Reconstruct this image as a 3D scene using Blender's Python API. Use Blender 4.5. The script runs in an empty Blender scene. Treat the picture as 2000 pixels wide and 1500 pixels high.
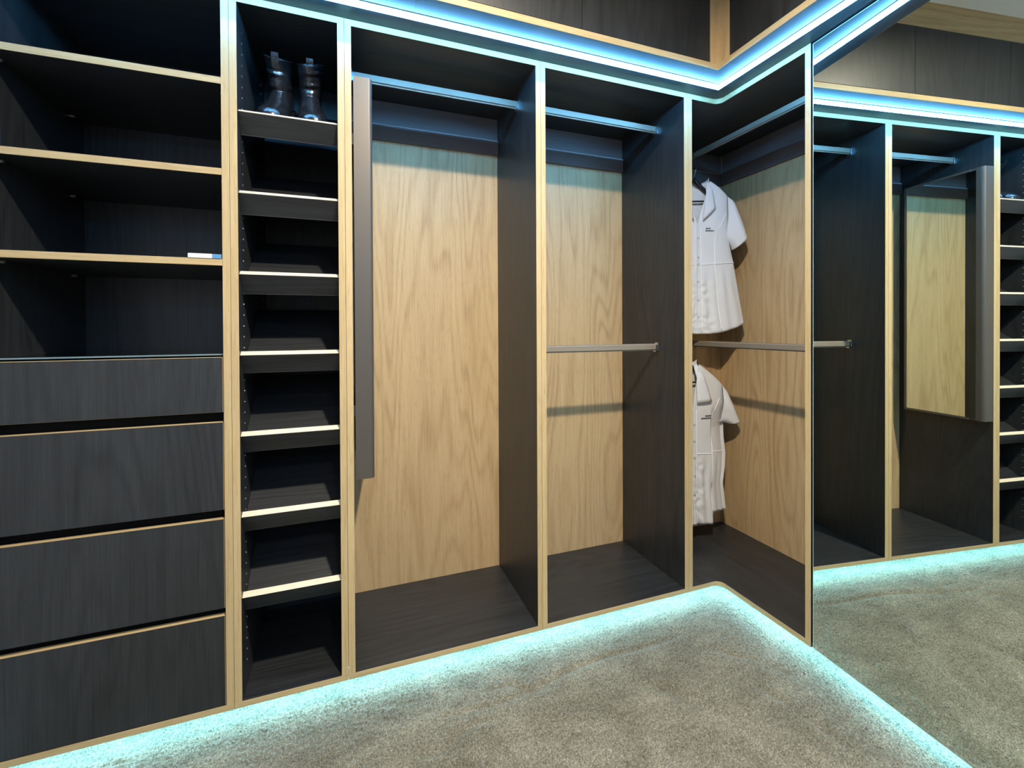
import bpy, bmesh, math, random
import numpy as np
from mathutils import Matrix, Vector

random.seed(7)
rng = np.random.default_rng(11)
scene = bpy.context.scene
COL = scene.collection
PI = math.pi

# ------------------------------------------------------------------ camera
F_PX, CX, CY = 883.8135, 1014.3951, 647.9832
ROLL, PITCH, YAW = -0.0047, -0.0071, 0.3567
CAM = Vector((-1.4377, -1.4751, 1.1760))
_r = Vector((math.cos(YAW), -math.sin(YAW), 0)); _d = Vector((math.sin(YAW), math.cos(YAW), 0)); _u = Vector((0, 0, 1))
fw = _d * math.cos(PITCH) + _u * math.sin(PITCH)
up = _u * math.cos(PITCH) - _d * math.sin(PITCH)
rt = _r * math.cos(ROLL) + up * math.sin(ROLL)
up2 = up * math.cos(ROLL) - _r * math.sin(ROLL)
cam_data = bpy.data.cameras.new('camera'); cam = bpy.data.objects.new('camera', cam_data); COL.objects.link(cam)
cam_data.sensor_fit = 'HORIZONTAL'; cam_data.sensor_width = 36.0
cam_data.lens = F_PX / 2000 * 36.0
cam_data.shift_x = -(CX - 1000) / 2000; cam_data.shift_y = (CY - 750) / 2000
cam_data.clip_start = 0.02
cam.matrix_world = Matrix(((rt.x, up2.x, -fw.x, CAM.x), (rt.y, up2.y, -fw.y, CAM.y), (rt.z, up2.z, -fw.z, CAM.z), (0, 0, 0, 1)))
scene.camera = cam

# ------------------------------------------------------------------ world, exposure, light levels
world = bpy.data.worlds.new('world'); scene.world = world; world.use_nodes = True
world.node_tree.nodes['Background'].inputs[0].default_value = (0.5, 0.55, 0.6, 1)
world.node_tree.nodes['Background'].inputs[1].default_value = 0.05
cy = scene.cycles; cy.max_bounces = 9; cy.diffuse_bounces = 5; cy.glossy_bounces = 5; cy.transmission_bounces = 6
vs = scene.view_settings
vs.view_transform = 'Standard'; vs.look = 'None'; vs.gamma = 1.0; vs.exposure = 0.18; vs.use_curve_mapping = False
LED_TOP, LED_FLOOR = 92.0, 95.0                       # emission strength of the two led runs
LED_TOP_COL, LED_FLOOR_COL = (0.13, 0.50, 1.0), (0.32, 0.80, 1.0)
DOWN_W = 60.0                                         # watts of the nearest ceiling downlight
DOWN_COL = (1.0, 0.88, 0.715)

# ------------------------------------------------------------------ measures (metres)
FLOOR = 0.034
CEIL = 2.536
D = 0.446                                            # carcass depth
XL0, XL1 = -2.3030, -2.2662
P1L, P1R = -1.7723, -1.7337
P2L, P2R = -1.4703, -1.4310
P3L, P3R = -0.8226, -0.7855
P4L, P4R = -0.1783, -0.1390
ZB0, ZB1 = 0.1027, 0.1200
ZT0, ZT1 = 2.1000, 2.1195
YEL, YER = -0.3798, -0.4000
OV = 0.1704                                          # how far the overhead cabinets project
OH_T = 2.4245                                        # top of overhead doors
MIRROR_END = -1.20
RUN_END = -3.20                                      # far end of the return run, extended unseen for blue led fill

# ------------------------------------------------------------------ materials
def new_mat(name):
    m = bpy.data.materials.new(name); m.use_nodes = True
    nt = m.node_tree; b = nt.nodes['Principled BSDF']
    return m, nt, b

def plain(name, col, rough=0.5, metal=0.0, spec=0.5, **kw):
    m, nt, b = new_mat(name)
    b.inputs['Base Color'].default_value = (*col, 1); b.inputs['Roughness'].default_value = rough
    b.inputs['Metallic'].default_value = metal; b.inputs['Specular IOR Level'].default_value = spec
    for k, v in kw.items(): b.inputs[k].default_value = v
    return m

def mth(nt, op, a, b=None, c=None):
    n = nt.nodes.new('ShaderNodeMath'); n.operation = op
    for i, v in enumerate((a, b, c)):
        if v is None: continue
        if isinstance(v, (int, float)): n.inputs[i].default_value = v
        else: nt.links.new(v, n.inputs[i])
    return n.outputs[0]

def noise(nt, vec, scale=1.0, detail=2.0, rough=0.5, dist=0.0):
    n = nt.nodes.new('ShaderNodeTexNoise')
    n.inputs['Scale'].default_value = scale; n.inputs['Detail'].default_value = detail
    n.inputs['Roughness'].default_value = rough; n.inputs['Distortion'].default_value = dist
    nt.links.new(vec, n.inputs['Vector']); return n.outputs['Fac']

def mapping(nt, vec, scale):
    n = nt.nodes.new('ShaderNodeMapping'); n.inputs['Scale'].default_value = scale
    nt.links.new(vec, n.inputs['Vector']); return n.outputs[0]

def ramp(nt, fac, stops):
    n = nt.nodes.new('ShaderNodeValToRGB'); e = n.color_ramp.elements
    while len(e) < len(stops): e.new(0.5)
    for el, (p, c) in zip(e, stops): el.position = p; el.color = (*c, 1)
    nt.links.new(fac, n.inputs[0]); return n.outputs[0]

def mix(nt, fac, a, b, typ='MIX'):
    n = nt.nodes.new('ShaderNodeMix'); n.data_type = 'RGBA'; n.blend_type = typ
    if isinstance(fac, (int, float)): n.inputs[0].default_value = fac
    else: nt.links.new(fac, n.inputs[0])
    for i, v in ((6, a), (7, b)):
        if isinstance(v, tuple): n.inputs[i].default_value = (*v, 1)
        else: nt.links.new(v, n.inputs[i])
    return n.outputs[2]

def wood(name, axis, light, mid, dark, rough, cath=1.0, streak=1.0, bump=0.06, spec=0.4):
    """veneer with the grain along one axis (0 x, 1 y, 2 z)"""
    m, nt, b = new_mat(name)
    tc = nt.nodes.new('ShaderNodeTexCoord'); oi = nt.nodes.new('ShaderNodeObjectInfo')
    off = nt.nodes.new('ShaderNodeVectorMath'); off.operation = 'ADD'
    sc = nt.nodes.new('ShaderNodeCombineXYZ')
    for i, k in enumerate((37.0, 23.0, 11.0)): nt.links.new(mth(nt, 'MULTIPLY', oi.outputs['Random'], k), sc.inputs[i])
    nt.links.new(tc.outputs['Object'], off.inputs[0]); nt.links.new(sc.outputs[0], off.inputs[1])
    v = off.outputs[0]
    def s(c, l): return tuple(l if i == axis else c for i in range(3))
    # cathedral contours
    big = noise(nt, mapping(nt, v, s(3.6, 0.42)), 1.0, 2.5, 0.45, 0.25)
    lines = mth(nt, 'SINE', mth(nt, 'MULTIPLY', big, 150.0))
    lines = mth(nt, 'POWER', mth(nt, 'MULTIPLY_ADD', lines, 0.5, 0.5), 2.2)
    broad = noise(nt, mapping(nt, v, s(17.0, 0.9)), 1.0, 3.0, 0.55, 0.3)
    fine = noise(nt, mapping(nt, v, s(230.0, 5.0)), 1.0, 3.0, 0.65, 0.1)
    pores = noise(nt, mapping(nt, v, s(520.0, 22.0)), 1.0, 1.0, 0.5)
    patch = noise(nt, mapping(nt, v, s(2.2, 1.0)), 1.0, 2.0, 0.5)
    f = mth(nt, 'ADD', mth(nt, 'MULTIPLY', broad, 0.30), mth(nt, 'MULTIPLY', fine, 0.50 * streak))
    f = mth(nt, 'ADD', f, mth(nt, 'MULTIPLY', mth(nt, 'MULTIPLY', lines, patch), 0.26 * cath))
    f = mth(nt, 'SUBTRACT', f, 0.01)
    col = ramp(nt, f, [(0.24, light), (0.47, mid), (0.72, dark)])
    p2 = ramp(nt, pores, [(0.58, (1, 1, 1)), (0.72, (0.72, 0.70, 0.68))])
    col = mix(nt, 0.6, col, p2, 'MULTIPLY')
    nt.links.new(col, b.inputs['Base Color'])
    b.inputs['Roughness'].default_value = rough; b.inputs['Specular IOR Level'].default_value = spec
    bp = nt.nodes.new('ShaderNodeBump'); bp.inputs['Strength'].default_value = bump; bp.inputs['Distance'].default_value = 0.002
    nt.links.new(mth(nt, 'MULTIPLY', f, -1.0), bp.inputs['Height']); nt.links.new(bp.outputs[0], b.inputs['Normal'])
    return m

OAK = [wood('oak_grain_%s' % 'xyz'[a], a, (0.61, 0.44, 0.240), (0.51, 0.35, 0.178), (0.34, 0.215, 0.100), 0.5) for a in range(3)]
EDGE = [wood('oak_edge_%s' % 'xyz'[a], a, (0.60, 0.46, 0.255), (0.53, 0.39, 0.20), (0.38, 0.265, 0.120), 0.45, cath=0.3, streak=1.2) for a in range(3)]
DARK = [wood('dark_oak_%s' % 'xyz'[a], a, (0.036, 0.0385, 0.041), (0.0225, 0.0248, 0.0275), (0.011, 0.012, 0.0132), 0.40, cath=0.9, streak=1.2, bump=0.12, spec=0.5) for a in range(3)]

LIP = wood('pale_oak_lip', 0, (0.80, 0.68, 0.50), (0.74, 0.62, 0.44), (0.62, 0.50, 0.33), 0.4, cath=0.2)
M_LIPB = plain('grey_edge_tape', (0.13, 0.13, 0.135), 0.5)
M_RAIL = plain('champagne_aluminium', (0.33, 0.275, 0.21), 0.45, 0.35)
M_CHROME = plain('satin_chrome', (0.62, 0.62, 0.62), 0.22, 1.0)
M_BRONZE = plain('bronze_frame', (0.115, 0.10, 0.085), 0.45, 0.45)
M_MIRROR = plain('mirror_silver', (0.83, 0.91, 0.86), 0.0, 1.0)
M_MEDGE = plain('mirror_polished_edge', (0.62, 0.80, 0.74), 0.15, 0.3)
M_GLASS = plain('tinted_glass', (0.55, 0.66, 0.68), 0.02, 0.0, 0.5, **{'Transmission Weight': 1.0, 'IOR': 1.5})
M_BLACK = plain('black_plastic', (0.012, 0.012, 0.013), 0.35)
M_SHADOWGAP = plain('dark_drawer_inside', (0.004, 0.004, 0.0045), 0.9, 0.0, 0.2)
M_PAINT = plain('grey_wall_paint', (0.55, 0.57, 0.59), 0.85, 0.0, 0.2)
M_CEIL = plain('ceiling_paint', (0.90, 0.90, 0.89), 0.9, 0.0, 0.2)
M_ALU = plain('aluminium_channel', (0.6, 0.6, 0.6), 0.35, 1.0)
M_PIN = plain('nickel_pin', (0.55, 0.55, 0.54), 0.35, 0.8)
M_WHITE = plain('white_card', (0.80, 0.82, 0.85), 0.5)
M_BLUE = plain('blue_card', (0.10, 0.28, 0.50), 0.45)
M_BUTTON = plain('pearl_button', (0.50, 0.52, 0.55), 0.3)
M_THREAD = plain('navy_thread', (0.03, 0.035, 0.045), 0.8)
M_FIXTURE = plain('white_fixture', (0.8, 0.8, 0.8), 0.4)

def emit(name, col, strength):
    m, nt, b = new_mat(name); nt.nodes.remove(b)
    e = nt.nodes.new('ShaderNodeEmission'); e.inputs[0].default_value = (*col, 1); e.inputs[1].default_value = strength
    nt.links.new(e.outputs[0], nt.nodes['Material Output'].inputs[0]); return m
M_LED = emit('led_diffuser', LED_TOP_COL, LED_TOP)
M_LEDF = emit('led_floor_strip', LED_FLOOR_COL, LED_FLOOR)

def mat_leather():
    m, nt, b = new_mat('black_leather')
    tc = nt.nodes.new('ShaderNodeTexCoord')
    n1 = noise(nt, mapping(nt, tc.outputs['Object'], (1, 1, 1)), 260, 3, 0.6)
    n2 = noise(nt, mapping(nt, tc.outputs['Object'], (1, 1, 2.2)), 22, 3, 0.6, 0.4)
    b.inputs['Base Color'].default_value = (0.012, 0.012, 0.013, 1); b.inputs['Roughness'].default_value = 0.24
    b.inputs['Specular IOR Level'].default_value = 0.8
    bp = nt.nodes.new('ShaderNodeBump'); bp.inputs['Strength'].default_value = 0.5; bp.inputs['Distance'].default_value = 0.006
    nt.links.new(mth(nt, 'ADD', mth(nt, 'MULTIPLY', n1, 0.06), n2), bp.inputs['Height']); nt.links.new(bp.outputs[0], b.inputs['Normal'])
    return m
M_LEATHER = mat_leather()

def mat_cloth(name, col):
    m, nt, b = new_mat(name)
    tc = nt.nodes.new('ShaderNodeTexCoord')
    n2 = noise(nt, mapping(nt, tc.outputs['Object'], (1, 1, 0.5)), 16, 4, 0.6, 0.5)
    b.inputs['Base Color'].default_value = (*col, 1); b.inputs['Roughness'].default_value = 0.85
    b.inputs['Specular IOR Level'].default_value = 0.2
    bp = nt.nodes.new('ShaderNodeBump'); bp.inputs['Strength'].default_value = 0.35; bp.inputs['Distance'].default_value = 0.01
    nt.links.new(n2, bp.inputs['Height']); nt.links.new(bp.outputs[0], b.inputs['Normal'])
    return m
M_CLOTH = mat_cloth('white_cotton', (0.74, 0.74, 0.74))
M_SEAM = mat_cloth('white_cotton_seam', (0.93, 0.93, 0.93))

def mat_carpet():
    m, nt, b = new_mat('cut_pile_carpet')
    g = nt.nodes.new('ShaderNodeNewGeometry'); P = g.outputs['Position']
    sp = noise(nt, mapping(nt, P, (1, 1, 0)), 270, 2, 0.6)
    sp2 = noise(nt, mapping(nt, P, (1, 1, 0)), 130, 2, 0.6, 0.8)
    bl = noise(nt, mapping(nt, P, (1, 1, 0)), 3.6, 4, 0.55, 1.0)
    bl2 = noise(nt, mapping(nt, P, (1.0, 2.4, 0)), 8.0, 3, 0.6, 1.6)
    f = mth(nt, 'ADD', mth(nt, 'MULTIPLY', sp, 0.6), mth(nt, 'MULTIPLY', sp2, 0.4))
    col = ramp(nt, f, [(0.36, (0.080, 0.071, 0.051)), (0.50, (0.172, 0.157, 0.115)), (0.64, (0.31, 0.288, 0.222))])
    sh = ramp(nt, mth(nt, 'ADD', mth(nt, 'MULTIPLY', bl, 0.65), mth(nt, 'MULTIPLY', bl2, 0.35)),
              [(0.39, (0.74, 0.73, 0.70)), (0.50, (0.97, 0.97, 0.96)), (0.61, (1.22, 1.22, 1.21))])
    col = mix(nt, 1.0, col, sh, 'MULTIPLY')
    nt.links.new(col, b.inputs['Base Color']); b.inputs['Roughness'].default_value = 0.95
    b.inputs['Specular IOR Level'].default_value = 0.1
    b.inputs['Sheen Weight'].default_value = 0.15
    bp = nt.nodes.new('ShaderNodeBump'); bp.inputs['Strength'].default_value = 0.6; bp.inputs['Distance'].default_value = 0.004
    nt.links.new(f, bp.inputs['Height']); nt.links.new(bp.outputs[0], b.inputs['Normal'])
    return m
M_CARPET = mat_carpet()

# ------------------------------------------------------------------ helpers
def thing(name, loc, label, cat, group=None):
    o = bpy.data.objects.new(name, None); COL.objects.link(o); o.location = loc; o.empty_display_size = 0.05
    o['label'] = label; o['category'] = cat
    if group: o['group'] = group
    return o

def tag(o, label, cat, group=None):
    o['label'] = label; o['category'] = cat
    if group: o['group'] = group
    return o

def root_loc(o):
    v = Vector((0, 0, 0))
    while o is not None: v += o.location; o = o.parent
    return v

def link(name, me, mats, parent=None, label=None):
    o = bpy.data.objects.new(name, me); COL.objects.link(o)
    if not isinstance(mats, (list, tuple)): mats = [mats]
    for m in mats: me.materials.append(m)
    if parent is not None: o.parent = parent
    if label: o['label'] = label
    return o

def mesh_obj(name, verts, faces, mat, parent=None, smooth=False, label=None):
    """verts in world space; stored relative to the thing's origin"""
    off = root_loc(parent) if parent is not None else Vector((0, 0, 0))
    me = bpy.data.meshes.new(name)
    me.from_pydata([tuple(Vector(v) - off) for v in verts], [], faces); me.update()
    if smooth:
        for p in me.polygons: p.use_smooth = True
    return link(name, me, mat, parent, label)

def bm_obj(name, bm, mat, parent=None, smooth=False, label=None):
    off = root_loc(parent) if parent is not None else Vector((0, 0, 0))
    if off.length: bmesh.ops.translate(bm, vec=-off, verts=bm.verts)
    bmesh.ops.recalc_face_normals(bm, faces=bm.faces)
    me = bpy.data.meshes.new(name); bm.to_mesh(me); bm.free()
    if smooth:
        for p in me.polygons: p.use_smooth = True
    return link(name, me, mat, parent, label)

def bm_box(bm, a, b):
    x0, y0, z0 = (min(a[i], b[i]) for i in range(3)); x1, y1, z1 = (max(a[i], b[i]) for i in range(3))
    v = [bm.verts.new(p) for p in ((x0, y0, z0), (x1, y0, z0), (x1, y1, z0), (x0, y1, z0), (x0, y0, z1), (x1, y0, z1), (x1, y1, z1), (x0, y1, z1))]
    for f in ((0, 3, 2, 1), (4, 5, 6, 7), (0, 1, 5, 4), (1, 2, 6, 5), (2, 3, 7, 6), (3, 0, 4, 7)): bm.faces.new([v[i] for i in f])
    return v

def box(name, a, b, mat, parent=None, bev=0.0, label=None):
    bm = bmesh.new(); bm_box(bm, a, b)
    if bev: bmesh.ops.bevel(bm, geom=list(bm.edges), offset=bev, segments=1, affect='EDGES')
    return bm_obj(name, bm, mat, parent, False, label)

def prism(name, pts, axis, a, b, mat, parent=None, smooth=False, label=None):
    """polygon pts (2d) extruded along axis from a to b"""
    def p3(p, t):
        q = list(p); q.insert(axis, t); return tuple(q)
    n = len(pts)
    bm = bmesh.new()
    A = [bm.verts.new(p3(p, a)) for p in pts]; B = [bm.verts.new(p3(p, b)) for p in pts]
    bm.faces.new(A); bm.faces.new(B[::-1])
    for i in range(n): bm.faces.new((A[i], A[(i + 1) % n], B[(i + 1) % n], B[i]))
    return bm_obj(name, bm, mat, parent, smooth, label)

def struct(o):
    o['kind'] = 'structure'; return o

def tube(bm, pts, rad, seg=8, cap=True):
    pts = [Vector(p) for p in pts]; rings = []
    for i, p in enumerate(pts):
        t = (pts[min(i + 1, len(pts) - 1)] - pts[max(i - 1, 0)]).normalized()
        ref = Vector((0, 0, 1)) if abs(t.z) < 0.9 else Vector((1, 0, 0))
        n = t.cross(ref).normalized(); b = t.cross(n)
        r = rad[i] if isinstance(rad, (list, tuple)) else rad
        rings.append([bm.verts.new(p + n * (r * math.cos(a)) + b * (r * math.sin(a))) for a in (2 * PI * k / seg for k in range(seg))])
    for A, B in zip(rings, rings[1:]):
        for k in range(seg): bm.faces.new((A[k], A[(k + 1) % seg], B[(k + 1) % seg], B[k]))
    if cap: bm.faces.new(rings[0]); bm.faces.new(rings[-1][::-1])

def loft(bm, rings, cap0=True, cap1=True):
    R = [[bm.verts.new(p) for p in r] for r in rings]; n = len(R[0])
    for A, B in zip(R, R[1:]):
        for k in range(n): bm.faces.new((A[k], A[(k + 1) % n], B[(k + 1) % n], B[k]))
    if cap0: bm.faces.new(R[0][::-1])
    if cap1: bm.faces.new(R[-1])
    return R

EB = 0.0012                                           # thickness of an edge band

def board(name, a, b, mat, parent, edge=None, edge_axis=1, edge_side=-1, eband=None):
    """board with an oak edge band on the face looking to edge_side along edge_axis"""
    a = list(a); b = list(b)
    lo = [min(a[i], b[i]) for i in range(3)]; hi = [max(a[i], b[i]) for i in range(3)]
    e0, e1 = list(lo), list(hi)
    if edge is not None:
        if edge_side < 0: lo[edge_axis] += EB; e1[edge_axis] = lo[edge_axis]
        else: hi[edge_axis] -= EB; e0[edge_axis] = hi[edge_axis]
    o = box(name, lo, hi, mat, parent)
    if edge is not None: box('edge_band', e0, e1, edge, o, bev=0.0004)
    return o

# ------------------------------------------------------------------ room shell
def carpet():
    xs = np.concatenate([np.linspace(-2.32, -1.95, 30), np.arange(-1.945, 0.085, 0.0034), np.linspace(0.09, 0.47, 20)])
    ys = np.concatenate([np.linspace(-3.60, -1.42, 60), np.arange(-1.415, 0.125, 0.0034), np.linspace(0.13, 0.47, 20)])
    nx, ny = len(xs), len(ys)
    X, Y = np.meshgrid(xs, ys, indexing='ij')
    h = rng.random((nx, ny)) * 0.0055
        # shallow tracks where the pile has been brushed by feet and furniture
    for (x0, y0, x1, y1, w) in ((-1.25, -0.16, -0.25, -0.10, 0.012), (-1.05, -0.10, -0.80, -0.17, 0.010), (-0.34, -0.06, -0.05, -0.44, 0.014),
                                (-1.30, -0.26, -1.02, -0.20, 0.012), (-0.24, -0.30, -0.16, -0.70, 0.012), (-0.6, -0.22, -0.35, -0.5, 0.016)):
        dx, dy = x1 - x0, y1 - y0; L2 = dx * dx + dy * dy
        t = np.clip(((X - x0) * dx + (Y - y0) * dy) / L2, 0, 1)
        wob = 0.015 * np.sin(t * 9 + x0 * 13)
        dd = np.hypot(X - x0 - t * dx, Y - y0 - t * dy - wob)
        h -= 0.0085 * np.exp(-(dd / w) ** 2) * np.sin(PI * np.clip(t, 0.02, 0.98))
    jx = (rng.random((nx, ny)) - 0.5) * 0.0022; jy = (rng.random((nx, ny)) - 0.5) * 0.0022
    jx[[0, -1], :] = 0; jy[:, [0, -1]] = 0
    co = np.stack([X + jx, Y + jy, FLOOR - 0.004 + h], -1).reshape(-1, 3).astype(np.float32)
    i = np.arange(nx - 1)[:, None] * ny + np.arange(ny - 1)[None, :]
    q = np.stack([i, i + ny, i + ny + 1, i + 1], -1).reshape(-1).astype(np.int32)
    n = len(q) // 4
    me = bpy.data.meshes.new('floor')
    me.vertices.add(len(co)); me.vertices.foreach_set('co', co.reshape(-1))
    me.loops.add(len(q)); me.loops.foreach_set('vertex_index', q)
    me.polygons.add(n); me.polygons.foreach_set('loop_start', np.arange(n, dtype=np.int32) * 4)
    me.polygons.foreach_set('loop_total', np.full(n, 4, dtype=np.int32))
    me.polygons.foreach_set('use_smooth', np.ones(n, dtype=bool))
    me.update(calc_edges=True); me.validate()
    o = link('floor', me, M_CARPET); struct(o); tag(o, 'beige cut-pile carpet lit cyan along the plinth', 'carpet')
carpet()
struct(box('ceiling', (-2.34, -3.62, CEIL), (0.50, 0.50, CEIL + 0.06), M_CEIL))
struct(box('wall_back', (-2.34, D + 0.022, -0.02), (0.50, D + 0.08, CEIL), M_PAINT))
struct(box('wall_right', (D + 0.022, -3.62, -0.02), (D + 0.08, D + 0.022, CEIL), M_PAINT))
struct(box('wall_left', (-2.38, -3.62, -0.02), (-2.3055, D + 0.022, CEIL), M_PAINT))
struct(box('wall_front', (-2.3055, -3.68, -0.02), (D + 0.022, -3.60, CEIL), M_PAINT))
# dark plinths the units stand on, set back under them
struct(box('baseboard_main', (-2.303, 0.150, FLOOR - 0.004), (0.150, 0.166, ZB0), DARK[0]))
struct(box('baseboard_return', (0.150, RUN_END, FLOOR - 0.004), (0.166, 0.166, ZB0), DARK[1]))
# oak scribe boards between the overhead doors and the ceiling
struct(box('trim_1', (-2.303, -OV + 0.004, OH_T + 0.002), (-OV + 0.022, -OV + 0.022, CEIL), OAK[0]))
struct(box('trim_2', (-OV + 0.004, RUN_END, OH_T + 0.002), (-OV + 0.022, -OV + 0.004, CEIL), OAK[1]))

# ------------------------------------------------------------------ wardrobe units
G = 0.0004
def carcass(u, x0, x1, xa, xb, back, floor_mat=None, top=True):
    """x0..x1 outer, xa..xb inner faces; sides with oak front edges"""
    board('side_panel', (x0, 0, ZB1), (xa, D, ZT0), DARK[2], u, EDGE[2])
    board('side_panel', (xb, 0, ZB1), (x1, D, ZT0), DARK[2], u, EDGE[2])
    board('bottom_panel', (x0, 0, ZB0), (x1, D, ZB1), floor_mat or DARK[0], u, EDGE[0])
    board('top_panel', (x0, 0, ZT0), (x1, D, ZT1), DARK[0], u, EDGE[0])
    box('back_panel', (x0, D, ZB0), (x1, D + 0.016, ZT1), back, u)

def mid(a, b): return (a + b) / 2
C1, C2, C3, C4 = mid(P1L, P1R), mid(P2L, P2R), mid(P3L, P3R), mid(P4L, P4R)

# ---- drawer tower
u = thing('drawer_tower', (mid(XL0, C1), 0, ZB0), 'dark wood shelf tower with oak edges and four wide drawers below', 'cabinet')
carcass(u, XL0, C1 - G, XL1, P1L, DARK[2])
for zt in (1.8806, 1.6272, 1.3743):
    s = board('shelf', (XL1 + G, 0.0005, zt - 0.0185), (P1L - G, D - G, zt), DARK[0], u, EDGE[0])
    for xx in (XL1, P1L):
        for yy in (0.05, 0.37):
            sx = 0.011 if xx == XL1 else -0.011
            bm = bmesh.new(); tube(bm, [(xx, yy, zt - 0.0235), (xx + sx, yy, zt - 0.0235)], 0.0045, 8)
            bm_obj('shelf_support', bm, M_PIN, s)
# glass lid over the top drawer
gl = box('glass_lid', (XL1 + 0.001, 0.0125, 1.1050), (P1L - 0.001, D - 0.001, 1.1090), M_GLASS, u, label='thin dark glass lid over the top drawer')
box('glass_edge', (XL1 + 0.001, 0.0115, 1.1050), (P1L - 0.001, 0.0124, 1.1090), plain('glass_edge', (0.16, 0.24, 0.28), 0.2), gl)
for xa_, xb_ in ((XL1 + G, XL1 + 0.012), (P1L - 0.012, P1L - G)):
    box('lid_rest', (xa_, 0.02, 1.0985), (xb_, D - 0.002, 1.1048), M_SHADOWGAP, u)
DRZ = [(0.9459, 1.0998), (0.6717, 0.9180), (0.3951, 0.6462), (0.1215, 0.3740)]
for k, (z0, z1) in enumerate(DRZ):
    fx0, fx1 = XL1 + 0.0022, P1L - 0.0022
    d_ = box('drawer', (fx0, 0.0012, z0), (fx1, 0.0185, z1), EDGE[0], u, bev=0.0004)
    box('drawer_face', (fx0 + 0.0006, -0.0002, z0 + 0.0006), (fx1 - 0.0006, 0.0012, z1 - 0.0008), DARK[2], d_, label='dark grained drawer face with vertical grain')
    bm = bmesh.new()
    bx0, bx1, bz0, bz1 = fx0 + 0.013, fx1 - 0.013, z0 + 0.012, z1 - 0.035
    if k == 0: bz1 = z1 - 0.006
    bm_box(bm, (bx0, 0.0186, bz0), (bx1, D - 0.03, bz0 + 0.008))
    bm_box(bm, (bx0, 0.0186, bz0 + 0.008), (bx0 + 0.012, D - 0.03, bz1)); bm_box(bm, (bx1 - 0.012, 0.0186, bz0 + 0.008), (bx1, D - 0.03, bz1))
    bm_box(bm, (bx0 + 0.012, D - 0.042, bz0 + 0.008), (bx1 - 0.012, D - 0.03, bz1))
    if k == 0: bm_box(bm, (mid(bx0, bx1) - 0.004, 0.0186, bz0 + 0.008), (mid(bx0, bx1) + 0.004, D - 0.042, bz1 - 0.01))
    bm_obj('drawer_box', bm, M_SHADOWGAP, d_)
# recessed finger rails behind the gaps
for z0, z1 in ((0.9185, 0.9455), (0.6466, 0.6712), (0.3745, 0.3947)):
    box('finger_rail', (XL1 + G, 0.030, z0 - 0.02), (P1L - G, 0.034, z1 + 0.02), M_SHADOWGAP, u)

# ---- shoe shelf unit
u = thing('shoe_cabinet', (mid(C1, C2), 0, ZB0), 'narrow dark shoe cabinet with seven tilted shelves, right of the drawers', 'cabinet')
carcass(u, C1 + G, C2 - G, P1R, P2L, DARK[2])
TH = math.radians(33); ct, st = math.cos(TH), math.sin(TH)
SHOE_Z = [1.7975 - 0.23125 * i for i in range(7)]
def yz(o, a, b): return (o[0] + a * ct - b * st, o[1] + a * st + b * ct)   # a along shelf (back/up), b across it (up/forward)
for z in SHOE_Z:
    o = (0.0075, z)                                   # top front corner of the lip
    xa, xb = P1R + 0.0006, P2L - 0.0006
    lw, lt = 0.0640, 0.0185
    q = [yz(o, 0.0002, -0.0012), yz(o, lt, -0.0012), yz(o, lt, -lw), yz(o, 0.0002, -lw)]
    sh = prism('shoe_shelf', [yz(o, lt, -lw), yz(o, lt, -lw + 0.0165), yz(o, 0.335, -lw + 0.0165), yz(o, 0.335, -lw)], 0, xa, xb, DARK[0], u)
    prism('toe_lip', q, 0, xa, xb, DARK[0], sh)
    prism('edge_band', [yz(o, 0, 0), yz(o, lt, 0), yz(o, lt, -0.0012), yz(o, 0, -0.0012)], 0, xa, xb, LIP, sh, label='pale oak edge on top of the toe lip')
    prism('lip_bottom_band', [yz(o, 0.0002, -lw), yz(o, lt, -lw), yz(o, lt, -lw - 0.001), yz(o, 0.0002, -lw - 0.001)], 0, xa, xb, M_LIPB, sh)
bm = bmesh.new()
zz = ZB1 + 0.075; k = 0
while zz < ZT0 - 0.03:
    for xx, sx in ((P1R, 1), (P2L, -1)):
        for yy in (0.066, 0.37):
            tube(bm, [(xx, yy, zz), (xx + sx * 0.0012, yy, zz)], 0.0026, 8)
    zz += 0.032
ph = bm_obj('pin_hole_row', bm, M_PIN, u); ph['kind'] = 'stuff'

# ---- rails
def rail_x(u, x0, x1, y, z):
    """flat hanging rail along x with end sockets"""
    bm = bmesh.new(); bm_box(bm, (x0 + 0.003, y - 0.0075, z - 0.015), (x1 - 0.003, y + 0.0075, z + 0.015))
    bmesh.ops.bevel(bm, geom=[e for e in bm.edges if abs((e.verts[0].co - e.verts[1].co).x) > 0.1], offset=0.0055, segments=3, affect='EDGES')
    r = bm_obj('hanging_rail', bm, M_RAIL, u, label='champagne metal hanging rail')
    for xx, s in ((x0, 1), (x1, -1)):
        bm = bmesh.new()
        bm_box(bm, (xx + s * 0.0004, y - 0.0115, z - 0.0195), (xx + s * 0.003, y + 0.0115, z + 0.0195))
        bm_box(bm, (xx + s * 0.003, y - 0.0105, z - 0.0185), (xx + s * 0.013, y - 0.0078, z + 0.0100)); bm_box(bm, (xx + s * 0.003, y + 0.0078, z - 0.0185), (xx + s * 0.013, y + 0.0105, z + 0.0100))
        bm_box(bm, (xx + s * 0.003, y - 0.0105, z - 0.0200), (xx + s * 0.013, y + 0.0105, z - 0.0155))
        bm_obj('rail_socket', bm, M_CHROME, r)
    return r

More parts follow.
